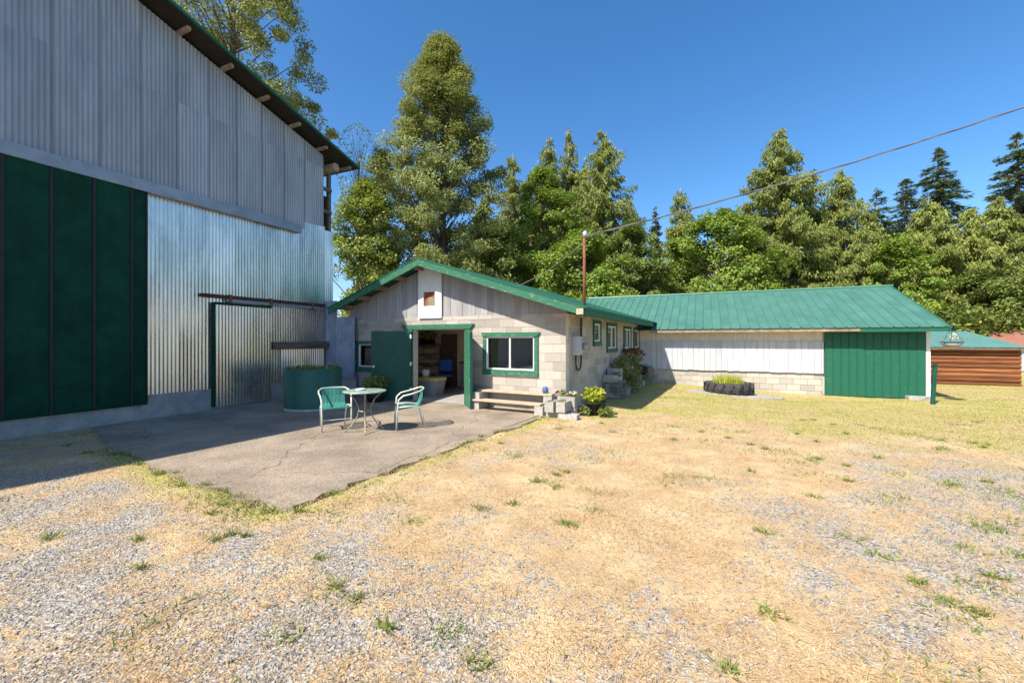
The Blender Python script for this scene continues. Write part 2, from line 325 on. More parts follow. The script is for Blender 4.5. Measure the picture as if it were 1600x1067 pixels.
# small sliding door
sd=Bx('sliding_door','rustdark',barn,.05,.07,5.99,7.45,.1,2.5); sd['label']='dented corrugated sliding door hung on rusty track'
MB().corr(6.03,7.45,.06,2.5,lambda a,z,d:(d+.09,a,z),amp=.004).build('corrugated_sheet','galv',sd)

Bx('door_frame','green_dark',sd,.05,.12,5.975,6.03,.08,2.55); Bx('door_frame','green_dark',sd,.075,.12,6.02,7.45,2.5,2.56)
Bx('door_track','rustdark',barn,.03,.13,5.75,9.16,2.66,2.74); Bx('track_rail','flash',barn,.06,.11,6.3,9.0,2.58,2.655)
for yy in(6.35,7.4,8.7): Bx('track_bracket','rust',barn,.05,.14,yy,yy+.06,2.56,2.76)
Bx('timber','wooddark',barn,.03,.2,7.52,9.23,1.4,1.6)
# corner posts and opening under the eave
for yy,x in((9.5,-.1),(9.55,-1.2)): Bx('post','wooddark',barn,x-.1,x,yy,yy+.1,2.8,7.1)
for zz in(6.3,5.6): Bx('rail','wooddark',barn,-.12,-.04,9.26,9.58,zz,zz+.1)
Bx('board','rustdark',barn,-.3,-.26,9.26,9.6,5.05,6.2)
MB().tube([(-1.2,9.45,7.0),(.28,9.45,7.0)],.13,12).build('log_beam','wood',barn)
# roof
rf=MB()
for sgn,ye in((1,10.15),(-1,-9.9)):
    ze=10.08-RS*abs(ye-.3)
    rf.add([(.5,.3,10.08),(.5,ye,ze),(-15.3,ye,ze),(-15.3,.3,10.08),(.5,.3,10.0),(.5,ye,ze-.06),(-15.3,ye,ze-.06),(-15.3,.3,10.0)],[(0,1,2,3),(4,7,6,5),(0,4,5,1),(1,5,6,2),(2,6,7,3)])
roof=rf.build('roof','soffit',barn)
MB().prism([(.3,10.1),(10.2,7.235),(10.2,7.17),(.3,10.03)],fw,.46,.53).build('roof_trim','green',roof)
MB().prism([(.3,10.1),(-9.9,7.14),(-9.9,7.07),(.3,10.03)],fw,.46,.53).build('roof_trim','green',roof)
yy=9.95
while yy>0.6:
    z=RZ(yy)-.07; Bx('purlin','wood',roof,-1.2,.36,yy-.04,yy+.04,z-.09,z-.01); yy-=.92
# corrugated return panel between barn and block building, barn shadow tinted into its colour
pan=empty('corrugated_panel',(-10.6,9.3,0),0,'narrow shadow-tinted corrugated metal panel closing the gap beside the barn corner','metal panel')
fp=lambda a,z,d:(a,-d,z)
MB().corr(-.1,.5,.55,2.85,fp,amp=.012).build('corrugated_sheet','galv_shaded',pan); MB().corr(.5,1.2,.5,2.35,fp,amp=.012).build('corrugated_sheet','galv_shaded',pan)
MB().box(-.1,1.2,.03,.1,-.1,.56).build('footing','conc',pan)

# ---------------- concrete block building (local u,v,z)
BC=(-2.81,9.07); BR=-rad(3.5)
blk=empty('block_building',(BC[0],BC[1],0),BR,'single storey concrete block workshop with green trimmed gable and open double doors','building')
def b2w(u,v,z=0): return (BC[0]+u*math.cos(BR)-v*math.sin(BR),BC[1]+u*math.sin(BR)+v*math.cos(BR),z)
cube=MB().box(-.5,.5,-.5,.5,-.5,.5); cm=bpy.data.meshes.new('block'); cm.from_pydata(cube.v,[],cube.f); cm.materials.append(M['block'])
zl=[-.065]+[.138+.2032*k for k in range(11)]+[2.27]
def courses(L,ops,emit,jit=0):
    for r in range(len(zl)-1):
        z0,z1=zl[r],zl[r+1]; off=.2032 if r%2 else 0; a=-off
        while a<L:
            iv=[(max(a,0),min(a+.4064,L))]
            for (p,q,zb,zt) in ops:
                if z1>zb+.02 and z0<zt-.02:
                    nv=[]
                    for (i,j) in iv:
                        if j<=p or i>=q: nv.append((i,j))
                        else:
                            if i<p: nv.append((i,p))
                            if j>q: nv.append((q,j))
                    iv=nv
            for (i,j) in iv:
                if j-i>.03: emit(i,j,z0,z1)
            a+=.4064
def core_rects(L,ops,z0,z1):
    xs=sorted({0,L}|{v for o_ in ops for v in o_[:2]})
    for a,b in zip(xs,xs[1:]):
        h=[(o_[2],o_[3]) for o_ in ops if o_[0]<=a and o_[1]>=b]
        if not h: yield a,b,z0,z1
        else:
            if h[0][0]>z0: yield a,b,z0,h[0][0]
            yield a,b,h[0][1],z1
WL=7.02
fops=[(WL-4.48,WL-2.72,-1,1.93),(WL-2.1,WL-.78,.93,1.74),(WL-6.6,WL-5.75,.86,1.53)]
fwall=MB()
for a,b,z0,z1 in core_rects(WL,fops,-.1,2.27): fwall.box(a-WL,b-WL,.008,.19,z0,z1)
fwall=fwall.build('front_wall','mortar',blk)
def femit(i,j,z0,z1):
    o=link('block',cm,fwall); o.location=((i+j)/2-WL,.06+random.uniform(-.002,.002),(z0+z1)/2); o.scale=(j-i-.010,.12,z1-z0-.010)
courses(WL,fops,femit)
sops=[(2.1,2.68,1.62,2.1),(3.45,4.5,1.4,2.08),(5.6,6.6,1.36,2.04),(7.2,8.05,1.36,2.03)]
SL=8.3
swall=MB()
for a,b,z0,z1 in core_rects(SL,sops,-.1,2.27): swall.box(-.19,-.008,max(a,.191),b,z0,z1)
swall=swall.build('side_wall','mortar',blk); far=MB(); cnt=[0]
def semit(i,j,z0,z1):
    i=max(i,.125)
    if j-i<.03: return
    if i<5.2:
        o=link('block',cm,swall); o.location=(-.06+random.uniform(-.002,.002),(i+j)/2,(z0+z1)/2); o.scale=(.12,j-i-.010,z1-z0-.010)
    else: far.box(-.12,random.uniform(-.002,.002),i+.005,j-.005,z0+.005,z1-.005)
courses(SL,sops,semit); stuff(far.build('block','block',swall))
Bx('wall','mortar',blk,-7.02,-.2,8.1,8.25,-.1,2.27); Bx('wall','mortar',blk,-7.01,-6.83,.2,8.1,-.1,2.27)
Bx('floor','conc',blk,-6.82,-.2,-.02,8.1,-.1,.012)
Bx('inner_wall','tan',blk,-6.8,-.2,3.3,3.4,.02,2.27)
Bx('inner_door','wooddark',blk,-6.02,-5.36,3.23,3.295,.02,1.86)
Bx('ceiling','woodpale',blk,-6.83,-.19,.2,8.1,2.28,2.34)
# gable siding strips
ZR=lambda u:3.78-(.318 if u>-3.85 else .34)*abs(u+3.85)
u=-7.02; k=0
while u<-.02:
    e=min(u+.193,0); MB().corr(u,e,2.272,lambda a:ZR(a)-.08,lambda a,z,d:(a,.015-d-(.008 if k%2 else 0),z),amp=.006,pitch=.0643,per=4).build('siding_strip','gable',blk); u+=.19; k+=1
for nm in('gable_backing',):
    MB().prism([(-7.02,2.275),(0,2.275),(0,ZR(0)-.1),(-3.85,3.69),(-7.02,ZR(-7.02)-.1)],lambda a,z,d:(a,d,z),.04,.12).build(nm,'wooddark',blk)
# pale panel with nest opening
pn=MB()
pn.box(-4.27,-3.48,-.045,-.012,2.24,2.57).box(-4.27,-3.48,-.045,-.012,2.95,3.62).box(-4.27,-4.09,-.045,-.012,2.57,2.95).box(-3.70,-3.48,-.045,-.012,2.57,2.95)
pn=pn.build('gable_panel','white',blk)
Bx('opening_back','rust',pn,-4.09,-3.7,-.008,-.003,2.57,2.95); Bx('opening_cover','wood',pn,-3.95,-3.72,-.04,-.015,2.57,2.8)
# roof
def slope(u0,u1,v0,v1,t,off=0):
    return MB().add([(u0,v0,ZR(u0)+off),(u1,v0,ZR(u1)+off),(u1,v1,ZR(u1)+off),(u0,v1,ZR(u0)+off),(u0,v0,ZR(u0)+off-t),(u1,v0,ZR(u1)+off-t),(u1,v1,ZR(u1)+off-t),(u0,v1,ZR(u0)+off-t)],
     [(0,1,2,3),(7,6,5,4),(0,4,5,1),(1,5,6,2),(2,6,7,3),(3,7,4,0)])
slope(-3.85,.66,-.58,8.4,.03).build('roof','green',blk); slope(-7.3,-3.85,-.58,8.4,.03).build('roof','green',blk)
for u0,u1 in((-3.85,.60),(-7.25,-3.85)):
    f=slope(u0,u1,-.57,-.53,.17,-.035).build('rake_board','green_worn',blk)
slope(-7.2,.58,-.5,.1,.02,-.06) if False else None
for uu in(-6.9,-6.2,-5.5,-4.8,-4.1,-3.2,-2.4,-1.6,-.8,0.0): 
    z=ZR(uu)-.035; Bx('lookout','wood',blk,uu-.04,uu+.04,-.5,.03,z-.13,z-.005)
Bx('eave_board','green',blk,.57,.61,-.52,8.0,2.17,2.325)
Bx('eave_board','woodpale',blk,.45,.60,-.585,-.57,2.19,2.31)
# doors
hdr=MB().prism([(-4.88,2.07),(-2.46,2.07),(-2.56,1.95),(-4.78,1.95)],lambda a,z,d:(a,d,z),-.06,-.005).build('door_header','green_worn',blk)
for a,b in((-4.64,-4.49),(-2.72,-2.57)): Bx('door_jamb','green_worn',blk,a,b,-.045,-.004,.0,1.949)
def leaf(hu,hv,ang,wd,name_label):
    p=empty('door_leaf',(hu,hv,0)); p.parent=blk; p.rotation_euler=(0,0,ang); p['label']=name_label
    return p
la=math.atan2(-.56,-.96); L=leaf(-4.50,-.07,la,1.0,'dark green door leaf swung wide open')
Bx('panel','green_door',L,.0,1.08,-.022,.022,.02,1.90)
for z in(.25,.95,1.7): Bx('hinge','white',L,-.012,.03,-.035,.03,z,z+.1)
MB().lathe([(.0,-.02),(.03,-.02),(.034,0),(.03,.025),(0,.03)],(0,0,0),12).build('knob','white',L).matrix_local=Matrix.Translation((1.01,.06,.93))@Matrix.Rotation(rad(90),4,'X')
ra=math.atan2(-.51,.53); Rr=leaf(-2.71,-.07,ra,.74,'green door leaf folded back beside the window'); 
Bx('panel','green_worn',Rr,0,.74,-.022,.022,.0,1.90); Bx('edge_strip','green_door',Rr,.742,.765,-.03,.03,0,1.84)
# windows
def window(plane,a0,a1,z0,z1,split=True,wing=True,wide=.1):
    f=(lambda a,z,d:(a,-d,z)) if plane=='f' else (lambda a,z,d:(d,a,z))
    w_=empty('window',(0,0,0)); w_.parent=blk
    def bx(name,m,a,b,c,d,e,g,par):
        p=f(a,c,e); q=f(b,d,g); return MB().box(min(p[0],q[0]),max(p[0],q[0]),min(p[1],q[1]),max(p[1],q[1]),c,d).build(name,m,par)
    bx('trim','green_worn' if plane=='f' else 'green',a0-wide,a0,z0-.005,z1,.0,.035,w_); bx('trim','green_worn' if plane=='f' else 'green',a1,a1+wide,z0-.005,z1,.0,.035,w_)
    bx('sill','green' if plane!='f' else 'green_worn',a0-wide,a1+wide,z0-.13,z0-.006,.0,.05,w_)
    if wing: MB().prism([(a0-wide-.05,z1+.1),(a1+wide+.05,z1+.1),(a1+wide-.02,z1+.001),(a0-wide+.02,z1+.001)],f,.0,.055).build('header','green_worn',w_)
    else: bx('header','green',a0-wide,a1+wide,z1+.001,z1+.09,0,.04,w_)
    t=.035; fr=MB()
    def fb(a,b,c,d): p=f(a,c,-.06); q=f(b,d,.012); fr.box(min(p[0],q[0]),max(p[0],q[0]),min(p[1],q[1]),max(p[1],q[1]),c,d)
    fb(a0,a1,z0,z0+t); fb(a0,a1,z1-t,z1); fb(a0,a0+t,z0+t,z1-t); fb(a1-t,a1,z0+t,z1-t)
    m_=(a0+a1)/2
    if split: fb(m_-t/2,m_+t/2,z0+t,z1-t)
    fr.build('frame','white',w_)
    for a,b in(((a0+t,m_-t/2),(m_+t/2,a1-t)) if split else ((a0+t,a1-t),)): bx('pane','glass',a,b,z0+t,z1-t,-.028,-.022,w_)
    return w_
window('f',-2.1,-.78,.93,1.74); window('f',-6.6,-5.75,.86,1.53,False)
for (a,b,c,d),sp in zip(sops,(False,True,True,False)): window('s',a,b,c,d,sp,False,.08)
# meter, conduit and mast
mb=empty('electric_meter',b2w(0,0),BR,'grey electric meter box with round dial on the block side wall','meter')
Bx('cabinet','metergrey',mb,.005,.14,.38,.72,1.3,1.74); MB().lathe([(0,0),(.085,0),(.085,.1),(.07,.13),(0,.14)],(0,0,0),16).build('dial','concw',mb,True).matrix_local=Matrix.Translation((.1,.86,1.5))@Matrix.Rotation(rad(90),4,'Y')
Bx('dial_back','metergrey',mb,.005,.1,.74,.98,1.38,1.62)
MB().tube([(.06,.5,1.3),(.06,.5,1.1),(.06,.56,.98),(.06,.7,.93),(.06,.83,.98),(.06,.88,1.1),(.06,.88,1.36)],.022,8).build('conduit','conduit',mb,True)
MB().tube([(.07,.86,1.6),(.07,.86,2.2)],.03,8).build('riser','conduit',mb)
ms=empty('service_mast',b2w(.25,.55),BR,'rusty orange steel mast rising through the eave of the block building','mast')
MB().tube([(0,0,2.2),(.0,0,4.1)],.033,10).build('pipe','rust',ms,True)
MB().lathe([(0,.12),(.035,.11),(.055,.07),(.058,.02),(.045,-.03),(0,-.03)],(.02,0,4.1),12).build('weatherhead','metergrey',ms,True)
A=Vector(b2w(.3,.5,4.08)); E_=Vector((6.33,12.79,7.07)); E2=A+(E_-A)*1.8
pts=[A.lerp(E2,t)-Vector((0,0,1.1*4*t*(1-t)*.35)) for t in np.linspace(0,1,24)]; pts=[p+Vector((0,0,.0)) for p in pts]
cb=empty('power_cable',A,0,'twisted overhead power cable running from the rusty mast to upper right','cable')
for ph in(0,2.1,4.2): MB().tube([(p-A)+Vector((0,.016*math.cos(i*1.4+ph),.016*math.sin(i*1.4+ph))) for i,p in enumerate(pts)],.0085,5).build('strand','cable',cb)
G0=Vector(b2w(.22,.55,3.95)); G1=Vector(b2w(-1.05,-.4,2.88))
tag(MB().tube([G0.lerp(G1,t)-Vector((0,0,.1*4*t*(1-t))) for t in np.linspace(0,1,9)],.009,5).build('guy_wire','cable'),'thin guy wire from the rusty mast down to the gable roof edge','wire')

# ---------------- long green roofed building on the right
RY=17.3
rb=empty('long_shed',(0,RY,-.2),0,'long low white sided shed with green metal roof and green sliding door','shed')
fr_=lambda a,z,d:(a,-d,z)
Bx('wall','mortar',rb,-2.6,6.36,.012,.2,0,2.35); Bx('wall','whitewash',rb,6.2,6.4,.2,7.4,0,2.3); Bx('wall','mortar',rb,-5,6.2,7.2,7.4,0,2.3)
def lemit(i,j,z0,z1):
    o=link('block',cm,rb); o.location=((i+j)/2-2.4,.05,(z0+z1)/2); o.scale=(j-i-.01,.12,z1-z0-.01)
for r in range(4):
    a=-(.2032 if r%2 else 0)
    while a<6.1:
        i,j=max(a,0),min(a+.4064,6.14); lemit(i,j,-.1+.2032*r,-.1+.2032*(r+1)); a+=.4064
x=-2.4
while x<3.72:
    MB().box(x+.004,min(x+.186,3.735),-.075,-.045,.72+random.uniform(-.012,.012),1.8).build('board','whitewash',rb); x+=.19
x=-2.4
while x<3.7: MB().corr(x,min(x+.66,3.73),1.79,2.3,lambda a,z,d:(a,-d-.02,z),amp=.008).build('corrugated_sheet','whitesheet',rb); x+=.65
dr=Bx('sliding_door','green',rb,3.76,6.34,-.09,-.06,.0,2.2)
x=3.76
while x<6.3:
    e=min(x+.215,6.345); p_=MB()
    p_.add([(x,-.092,.0),(x+.012,-.115,.0),(x+.03,-.115,.0),(x+.042,-.094,.0),(e,-.094,.0),(x,-.092,2.2),(x+.012,-.115,2.2),(x+.03,-.115,2.2),(x+.042,-.094,2.2),(e,-.094,2.2)],[(i,i+1,i+6,i+5) for i in range(4)])
    o=p_.build('door_panel','green_roofdoor' if 'green_roofdoor' in M else 'green',dr); x+=.215
Bx('post','white',rb,6.37,6.47,-.06,.04,-.1,2.25)
Bx('footing','concw',rb,5.85,6.45,-.35,-.05,-.12,.1)
rs=(3.95-2.25)/(21-16.7)
zr=lambda v:2.25+rs*(v+.6)
rfm=MB().add([(-5.4,-.55,zr(-.55)-.05),(6.72,-.55,zr(-.55)-.05),(6.72,3.7,zr(3.7)-.05),(-5.4,3.7,zr(3.7)-.05)],[(0,1,2,3)]); rfm.add([(-5.4,8,2.2),(6.72,8,2.2),(6.72,3.7,zr(3.7)-.03),(-5.4,3.7,zr(3.7)-.03)],[(0,1,2,3)])
rfo=rfm.build('roof','woodpale',rb)
x=-5.4
while x<6.7:
    e=min(x+.3,6.76); V=[]; prof=[(x,0),(x+.012,.03),(x+.03,.03),(x+.042,0),(e,0)]
    for vv in(-.6,3.72): V+=[(a,vv,zr(vv)+d) for a,d in prof]
    V+=[(a,8.02,2.2+d) for a,d in prof]
    o=MB().add(V,[(i+5*q,i+1+5*q,i+6+5*q,i+5+5*q) for q in(0,1) for i in range(4)]).build('roof_panel','roof_green',rfo); x+=.3
MB().tube([(-5.3,3.72,zr(3.72)+.02),(6.78,3.72,zr(3.72)+.02)],.05,6).build('ridge_cap','roof_green',rfo)
MB().prism([(-.6,zr(-.6)+.01),(3.72,zr(3.72)+.01),(8,2.21),(8,2.1),(3.72,zr(3.72)-.13),(-.6,zr(-.6)-.13)],lambda a,z,d:(d,a,z),6.70,6.74).build('barge_board','green',rb)
Bx('eave_board','green',rb,4.6,6.7,-.57,-.54,2.11,2.24); Bx('eave_board','wood',rb,-1.8,4.6,-.56,-.53,2.13,2.235)
for x in np.arange(-1.5,6.6,.6): Bx('rafter','wood',rb,x,x+.05,-.52,.0,2.14,2.24)

# small wood shed and red roofed shed far right
ws=empty('wood_shed',(0,24,-.28),0,'small rustic shed of orange brown boards with teal metal roof','shed')
Bx('wall','wooddark',ws,9.0,11.75,.03,3,0,1.62)
z=0
while z<1.55:
    hb_=.17+random.uniform(-.03,.03); x0_=8.97+random.uniform(-.03,.03)
    MB().prism([(.029,z),(-.012,z+.012),(-.05,z+hb_*.5),(-.035,z+hb_*.85),(.0,z+hb_-.008),(.029,z+hb_-.006)],lambda a,q,d:(d,a,q),x0_,11.78).build('board','cedar',ws); z+=hb_
Bx('eave_board','wooddark',ws,8.8,11.85,-.28,-.24,1.53,1.62)
x=8.8
sr=MB()
rr=Bx('roof','wooddark',ws,8.85,11.8,-.25,3.2,1.6,1.63)
while x<11.85:
    e=min(x+.25,11.9); prof=[(x,0),(x+.015,.02),(x+.03,.02),(x+.045,0),(e,0)]; V=[(a,-.3,1.63+d) for a,d in prof]+[(a+ -(a-8.8)*.35,1.6,2.33+d) for a,d in prof]
    MB().add(V,[(i,i+1,i+6,i+5) for i in range(4)]).build('roof_panel','teal_roof',rr); x+=.25
rs2=empty('red_shed',(17.4,35.3,-.3),0,'red metal roofed shed with pale stacked boards at the right edge','shed')
Bx('wall','wooddark',rs2,-1.2,4,.2,4,0,1.6); 
for i in range(9): Bx('board','whitewash',rs2,-1.25,3,-.02,.19,.1+i*.16,.1+i*.16+.14)
MB().add([(-1.9,-.4,1.65),(4.5,-.4,1.65),(4.5,2,2.6),(-.4,2,2.6),(-1.9,-.4,1.58),(4.5,-.4,1.58),(4.5,2,2.5),(-.4,2,2.5)],[(0,1,2,3),(7,6,5,4),(0,4,5,1),(3,7,4,0)]).build('roof','red_roof',rs2)

# ---------------- plants, pots and yard things
def plant(name,loc,label,R,h,n,m,sz,stem=True,flowers=None,hang=0,cat='plant'):
    p=empty(name,loc,0,label,cat); C_=rdir(n)*(rng.random((n,1))**.4)*[R,R,h/2]+[0,0,h/2]
    if hang: C_[:,2]-=hang*np.linalg.norm(C_[:,:2],axis=1)/R
    leaves('foliage',m,C_,sz,p,up=.4)
    if stem: MB().tube([(0,0,-.03),(0,0,h*.6)],.008,5).build('stem','bark',p)
    if flowers:
        fm,fn,fs=flowers; q=rdir(fn)*[R,R,h*.35]; q[:,2]=np.abs(q[:,2])+h*.6; rep=np.repeat(q,6,0)+rng.normal(size=(fn*6,3))*fs*.4
        stuff(leaves('flowers',fm,rep,fs,p,aspect=.9))
    return p
def grassy(name,loc,label,R,h,n,m,cat='plant'):
    p=empty(name,loc,0,label,cat); blades('foliage',m,rng.uniform(-1,1,(n,2))*R,h,.008,p); return p
def blades(name,m,xy,h,wd,parent=None,zf=None,lean=.5,tone=None):
    n=len(xy); a=rng.uniform(0,2*np.pi,n); hh=h*rng.uniform(.5,1.3,n); b=np.zeros((n,3)); b[:,:2]=xy
    if zf is not None: b[:,2]=zf
    dx=np.stack([np.cos(a),np.sin(a),np.zeros(n)],1)*wd*rng.uniform(.6,1.4,(n,1)); t=b+np.stack([rng.normal(0,lean,n)*hh,rng.normal(0,lean,n)*hh,hh],1)
    return rawmesh(name,m,np.stack([b-dx,b+dx,t],1).reshape(-1,3),3,n,np.repeat(rng.random(n) if tone is None else tone,3),parent)
# planter tank
tk=empty('planter_tank',(-8.63,7.22,0),0,'large round dark green metal tank planter beside the barn wall','planter')
MB().lathe([(.64,-.02),(.64,.97),(.62,.97),(.62,.86),(0,.86)],(0,0,0),40).build('tank','green_tank',tk,True); MB().lathe([(.615,.9),(0,.92)],(0,0,0),20).build('soil','soil',tk)
MB().lathe([(.645,-.0),(.655,.03),(.645,.06)],(0,0,0),40).build('rim','concw',tk)
q=rng.uniform(-.58,.58,(700,2)); q=q[np.hypot(q[:,0],q[:,1])<.58]
pt=empty('tank_plants',(-8.63,7.22,.9),0,'low leafy green plants growing in the round green tank','plant'); leaves('foliage','weed',np.column_stack([q,rng.uniform(0,.12,len(q))]),.04,pt); blades('blades','weed',q[:300],.14,.01,pt)
# table
tb=empty('bistro_table',(-5.57,5.75,.006),.3,'round green topped bistro table with curved iron legs on the patio','table')
MB().lathe([(0,.715),(.365,.715),(.378,.72),(.378,.732),(.365,.737),(0,.737)],(0,0,0),40).build('table_top','tabletop',tb,True)
for a in range(4):
    t=a*math.pi/2+.5; c_,s_=math.cos(t),math.sin(t); P=[(r*c_,r*s_,z) for r,z in((.30,.712),(.17,.58),(.10,.42),(.12,.28),(.22,.12),(.33,.025),(.34,0))]
    MB().tube(P,.012,6).build('leg','iron',tb,True)
MB().lathe([(.098,.36),(.108,.37),(.098,.38),(.088,.37),(.098,.36)],(0,0,0),24).build('ring','iron',tb)
ash=tag(MB().lathe([(0,0),(.06,0),(.085,.03),(.075,.03),(.05,.012),(0,.012)],(0,0,0),16).build('ashtray','white',None,True),'small white dish lying on the round bistro table','dish'); ash.location=(-5.65,5.72,.744)
# chairs
def chair(loc,rz,label):
    c=empty('patio_chair',loc,rz,label,'chair','green strap patio chairs')
    hoop=[(.25,.24,0),(.25,.23,.3),(.255,.2,.56),(.265,.12,.63),(.275,-.02,.66),(.265,-.16,.70),(.2,-.25,.735),(0,-.28,.74)]
    hoop=hoop+[(-a,b,d) for a,b,d in hoop[-2::-1]]
    MB().tube(hoop,.015,8).build('frame','tube',c,True)
    for s_ in(-1,1): MB().tube([(s_*.21,-.30,0),(s_*.225,-.22,.3),(s_*.235,-.17,.41),(s_*.245,.0,.43),(s_*.25,.215,.42)],.013,8).build('rear_leg','tube',c,True)
    MB().tube([(-.25,.21,.2),(.25,.21,.2)],.008,6).build('stretcher','tube',c)
    st=MB()
    for i in range(17):
        x=-.2+i*.025; bx=x*.95
        P=[(x,.23,.43),(x,.1,.41),(x,-.12,.40),(bx,-.19,.46),(bx*1.0,-.235,.6),(bx,-.268+abs(x)*.18,.735)]
        V=[];
        for (a,b,d) in P: V+=[(a-.0075,b,d),(a+.0075,b,d)]
        st.add(V,[(2*k,2*k+1,2*k+3,2*k+2) for k in range(5)])
    st.build('seat_straps','strap',c)
    Bx('seat_bar','strap',c,-.24,.24,.215,.235,.405,.43)
    return c
def facing(fx,fy): return math.atan2(fy,fx)-math.pi/2
Rv=(math.cos(TH),math.sin(TH)); Fv=(-math.sin(TH),math.cos(TH))
chair((-5.06,6.35,.006),facing(-Rv[0]-.35*Fv[0],-Rv[1]-.35*Fv[1]),'green strap chair right of the bistro table, its back towards the workshop window')
chair((-6.24,5.69,.006),facing(.5*Rv[0]-.85*Fv[0],.5*Rv[1]-.85*Fv[1]),'green strap chair left of the bistro table, in front of the round tank')
# pot plant by open door
pp_=b2w(-5.15,-.75)
pt=empty('black_pot',(pp_[0],pp_[1],.006),0,'black plastic pot standing against the open dark green door','pot'); MB().lathe([(0,0),(.2,0),(.27,.34),(.25,.34),(.24,.3),(0,.3)],(0,0,0),20).build('pot','black',pt,True)
plant('potted_shrub',(pp_[0],pp_[1],.3),'bushy dark green shrub in black pot by the open door',.36,.42,900,'weed',.035)
# bench and blocks
def hollow(name,u,v,z,ru,label,grp,sx=.4,sy=.2,sz=.2):
    o=MB(); hx,hy=sx/2,sy/2; t=.03
    o.box(-hx,hx,-hy,-hy+t,0,sz).box(-hx,hx,hy-t,hy,0,sz)
    for x0 in(-hx,-t/2,hx-t): o.box(x0+(.0005),x0+t-.0005,-hy+t,hy-t,0.002,sz-.002)
    b=o.build(name,'concw'); b.location=b2w(u,v,z); b.rotation_euler=(0,0,BR+ru); tag(b,label,'concrete block',grp); return b
G='grey concrete blocks stacked around the plank bench'
hollow('concrete_block',-2.1,-.33,.006,rad(90),'lower concrete block under the left end of the plank bench',G); hollow('concrete_block',-2.1,-.3,.208,rad(90),'upper concrete block under the left end of the plank bench',G)
hollow('concrete_block',-.42,-.38,.006,rad(90),'concrete block under the right end of the lower bench plank',G); hollow('concrete_block',-.3,-.16,.2,rad(90),'concrete block under the right end of the upper bench plank',G); hollow('concrete_block',-.24,-.16,-.002,rad(90),'bottom concrete block behind the right end of the bench',G)
bn=empty('plank_bench',b2w(0,0),BR,'two tier weathered plank bench below the front window','bench')
MB().box(-2.2,-.22,-.32,-.06,.41,.45).build('plank','woodpale',bn); MB().box(-2.22,-.38,-.58,-.33,.212,.25).build('plank','woodpale',bn)
bp_=tag(MB().lathe([(0,0),(.055,0),(.075,.05),(.07,.1),(.045,.13),(.05,.15),(.03,.15),(0,.13)],(0,0,0),16).build('blue_pot','bluepot',None,True),'small blue glazed pot on the right end of the bench','pot'); bp_.location=b2w(-.42,-.2,.45)
G2='concrete block planters at the building corner'
for i,(u_,v_,z_,r_,lb) in enumerate([(.12,-.22,.2,0,'top concrete block planter with red and white flowers at the corner'),(-.1,-.55,.13,rad(90),'left of two front concrete block planters at the corner'),(.14,-.5,.13,rad(90),'right of two front concrete block planters at the corner'),(.12,-.2,0,0,'bottom concrete block under the flower planter at the corner'),(.3,-.6,-.09,0,'low concrete block lying in the grass by the corner'),(-.02,-.52,-.06,0,'sunken concrete block under the front planters at the corner')]): hollow('concrete_block',u_,v_,z_,r_,lb,G2,sz=.22 if i<3 else .2)
plant('flower_plant',b2w(0,-.22,.38),'red flowering plant in the top corner block planter',.13,.18,150,'weed',.022,flowers=('petalred',12,.022)); plant('flower_plant',b2w(.24,-.22,.38),'white flowering plant in the top corner block planter',.12,.16,140,'weed',.022,flowers=('petalwhite',12,.022))
plant('seedling',b2w(.13,-.5,.32),'tiny green seedlings in the right front block planter',.08,.08,60,'weed',.018); plant('seedling',b2w(-.1,-.55,.32),'tiny green seedlings in the left front block planter',.08,.06,40,'weed',.018)
bw=empty('black_bowl',b2w(.62,.1),0,'black bowl planter on the grass by the building corner','pot'); MB().lathe([(0,.0),(.1,0),(.12,.2),(.26,.27),(.28,.3),(.25,.3),(0,.27)],(0,0,0),20).build('bowl','black',bw,True)
plant('lime_plant',b2w(.62,.1,.27),'bright lime green leafy plant in the black bowl',.27,.36,500,'limeleaf',.045)
for i,(u_,v_,s_) in enumerate(((.45,.0,.2),(.75,.35,.22),(.9,0,.18))): plant('weed_clump',b2w(u_,v_,0),['green weeds left of the black bowl','green weeds behind the black bowl','green weeds right of the black bowl'][i],s_,.22,220,'weed',.035,False)
# side wall planters
G3='concrete block planters stacked along the shaded side wall'
spec=[(.22,3.0,.45,0,'nearest upper concrete block of the side wall planters'),(.25,3.4,.62,0,'concrete block set high between the side wall plants'),(.35,3.3,.4,rad(90),'concrete block holding white flowers by the side wall'),(.3,3.05,.0,0,'bottom near concrete block of the side wall planters'),(.3,3.05,.2,0,'second near concrete block of the side wall planters'),(.45,3.9,0,rad(90),'low concrete block beside the trailing plants'),(.25,4.9,.6,0,'tall middle concrete block of the side wall planters'),(.25,4.9,.4,0,'middle concrete block under the tall one by the side wall'),(.25,4.9,.2,0,'third middle concrete block by the side wall'),(.25,4.9,0,0,'bottom middle concrete block by the side wall'),(.4,5.9,.25,rad(90),'far concrete block with dark red plant'),(.4,5.9,0,rad(90),'bottom far concrete block under the dark red plant'),(.4,6.6,.0,rad(90),'farthest concrete block of the side wall planters')]
for u_,v_,z_,r_,lb in spec: hollow('concrete_block',u_,v_,z_,r_,lb,G3)
plant('trailing_plant',b2w(.5,3.0,.05),'silvery trailing plant hanging over the near side wall blocks',.32,.5,700,'silverleaf',.03)
plant('leafy_plant',b2w(.3,3.9,.45),'dark green bushy plant below the second side window',.3,.75,800,'weed',.04); plant('trailing_plant',b2w(.55,4.4,.0),'long green trailing plant spilling to the grass',.3,.8,900,'weed',.04)
plant('flower_plant',b2w(.35,3.35,.6),'white flowers in a side wall block planter',.2,.15,120,'weed',.03,flowers=('petalwhite',8,.03))
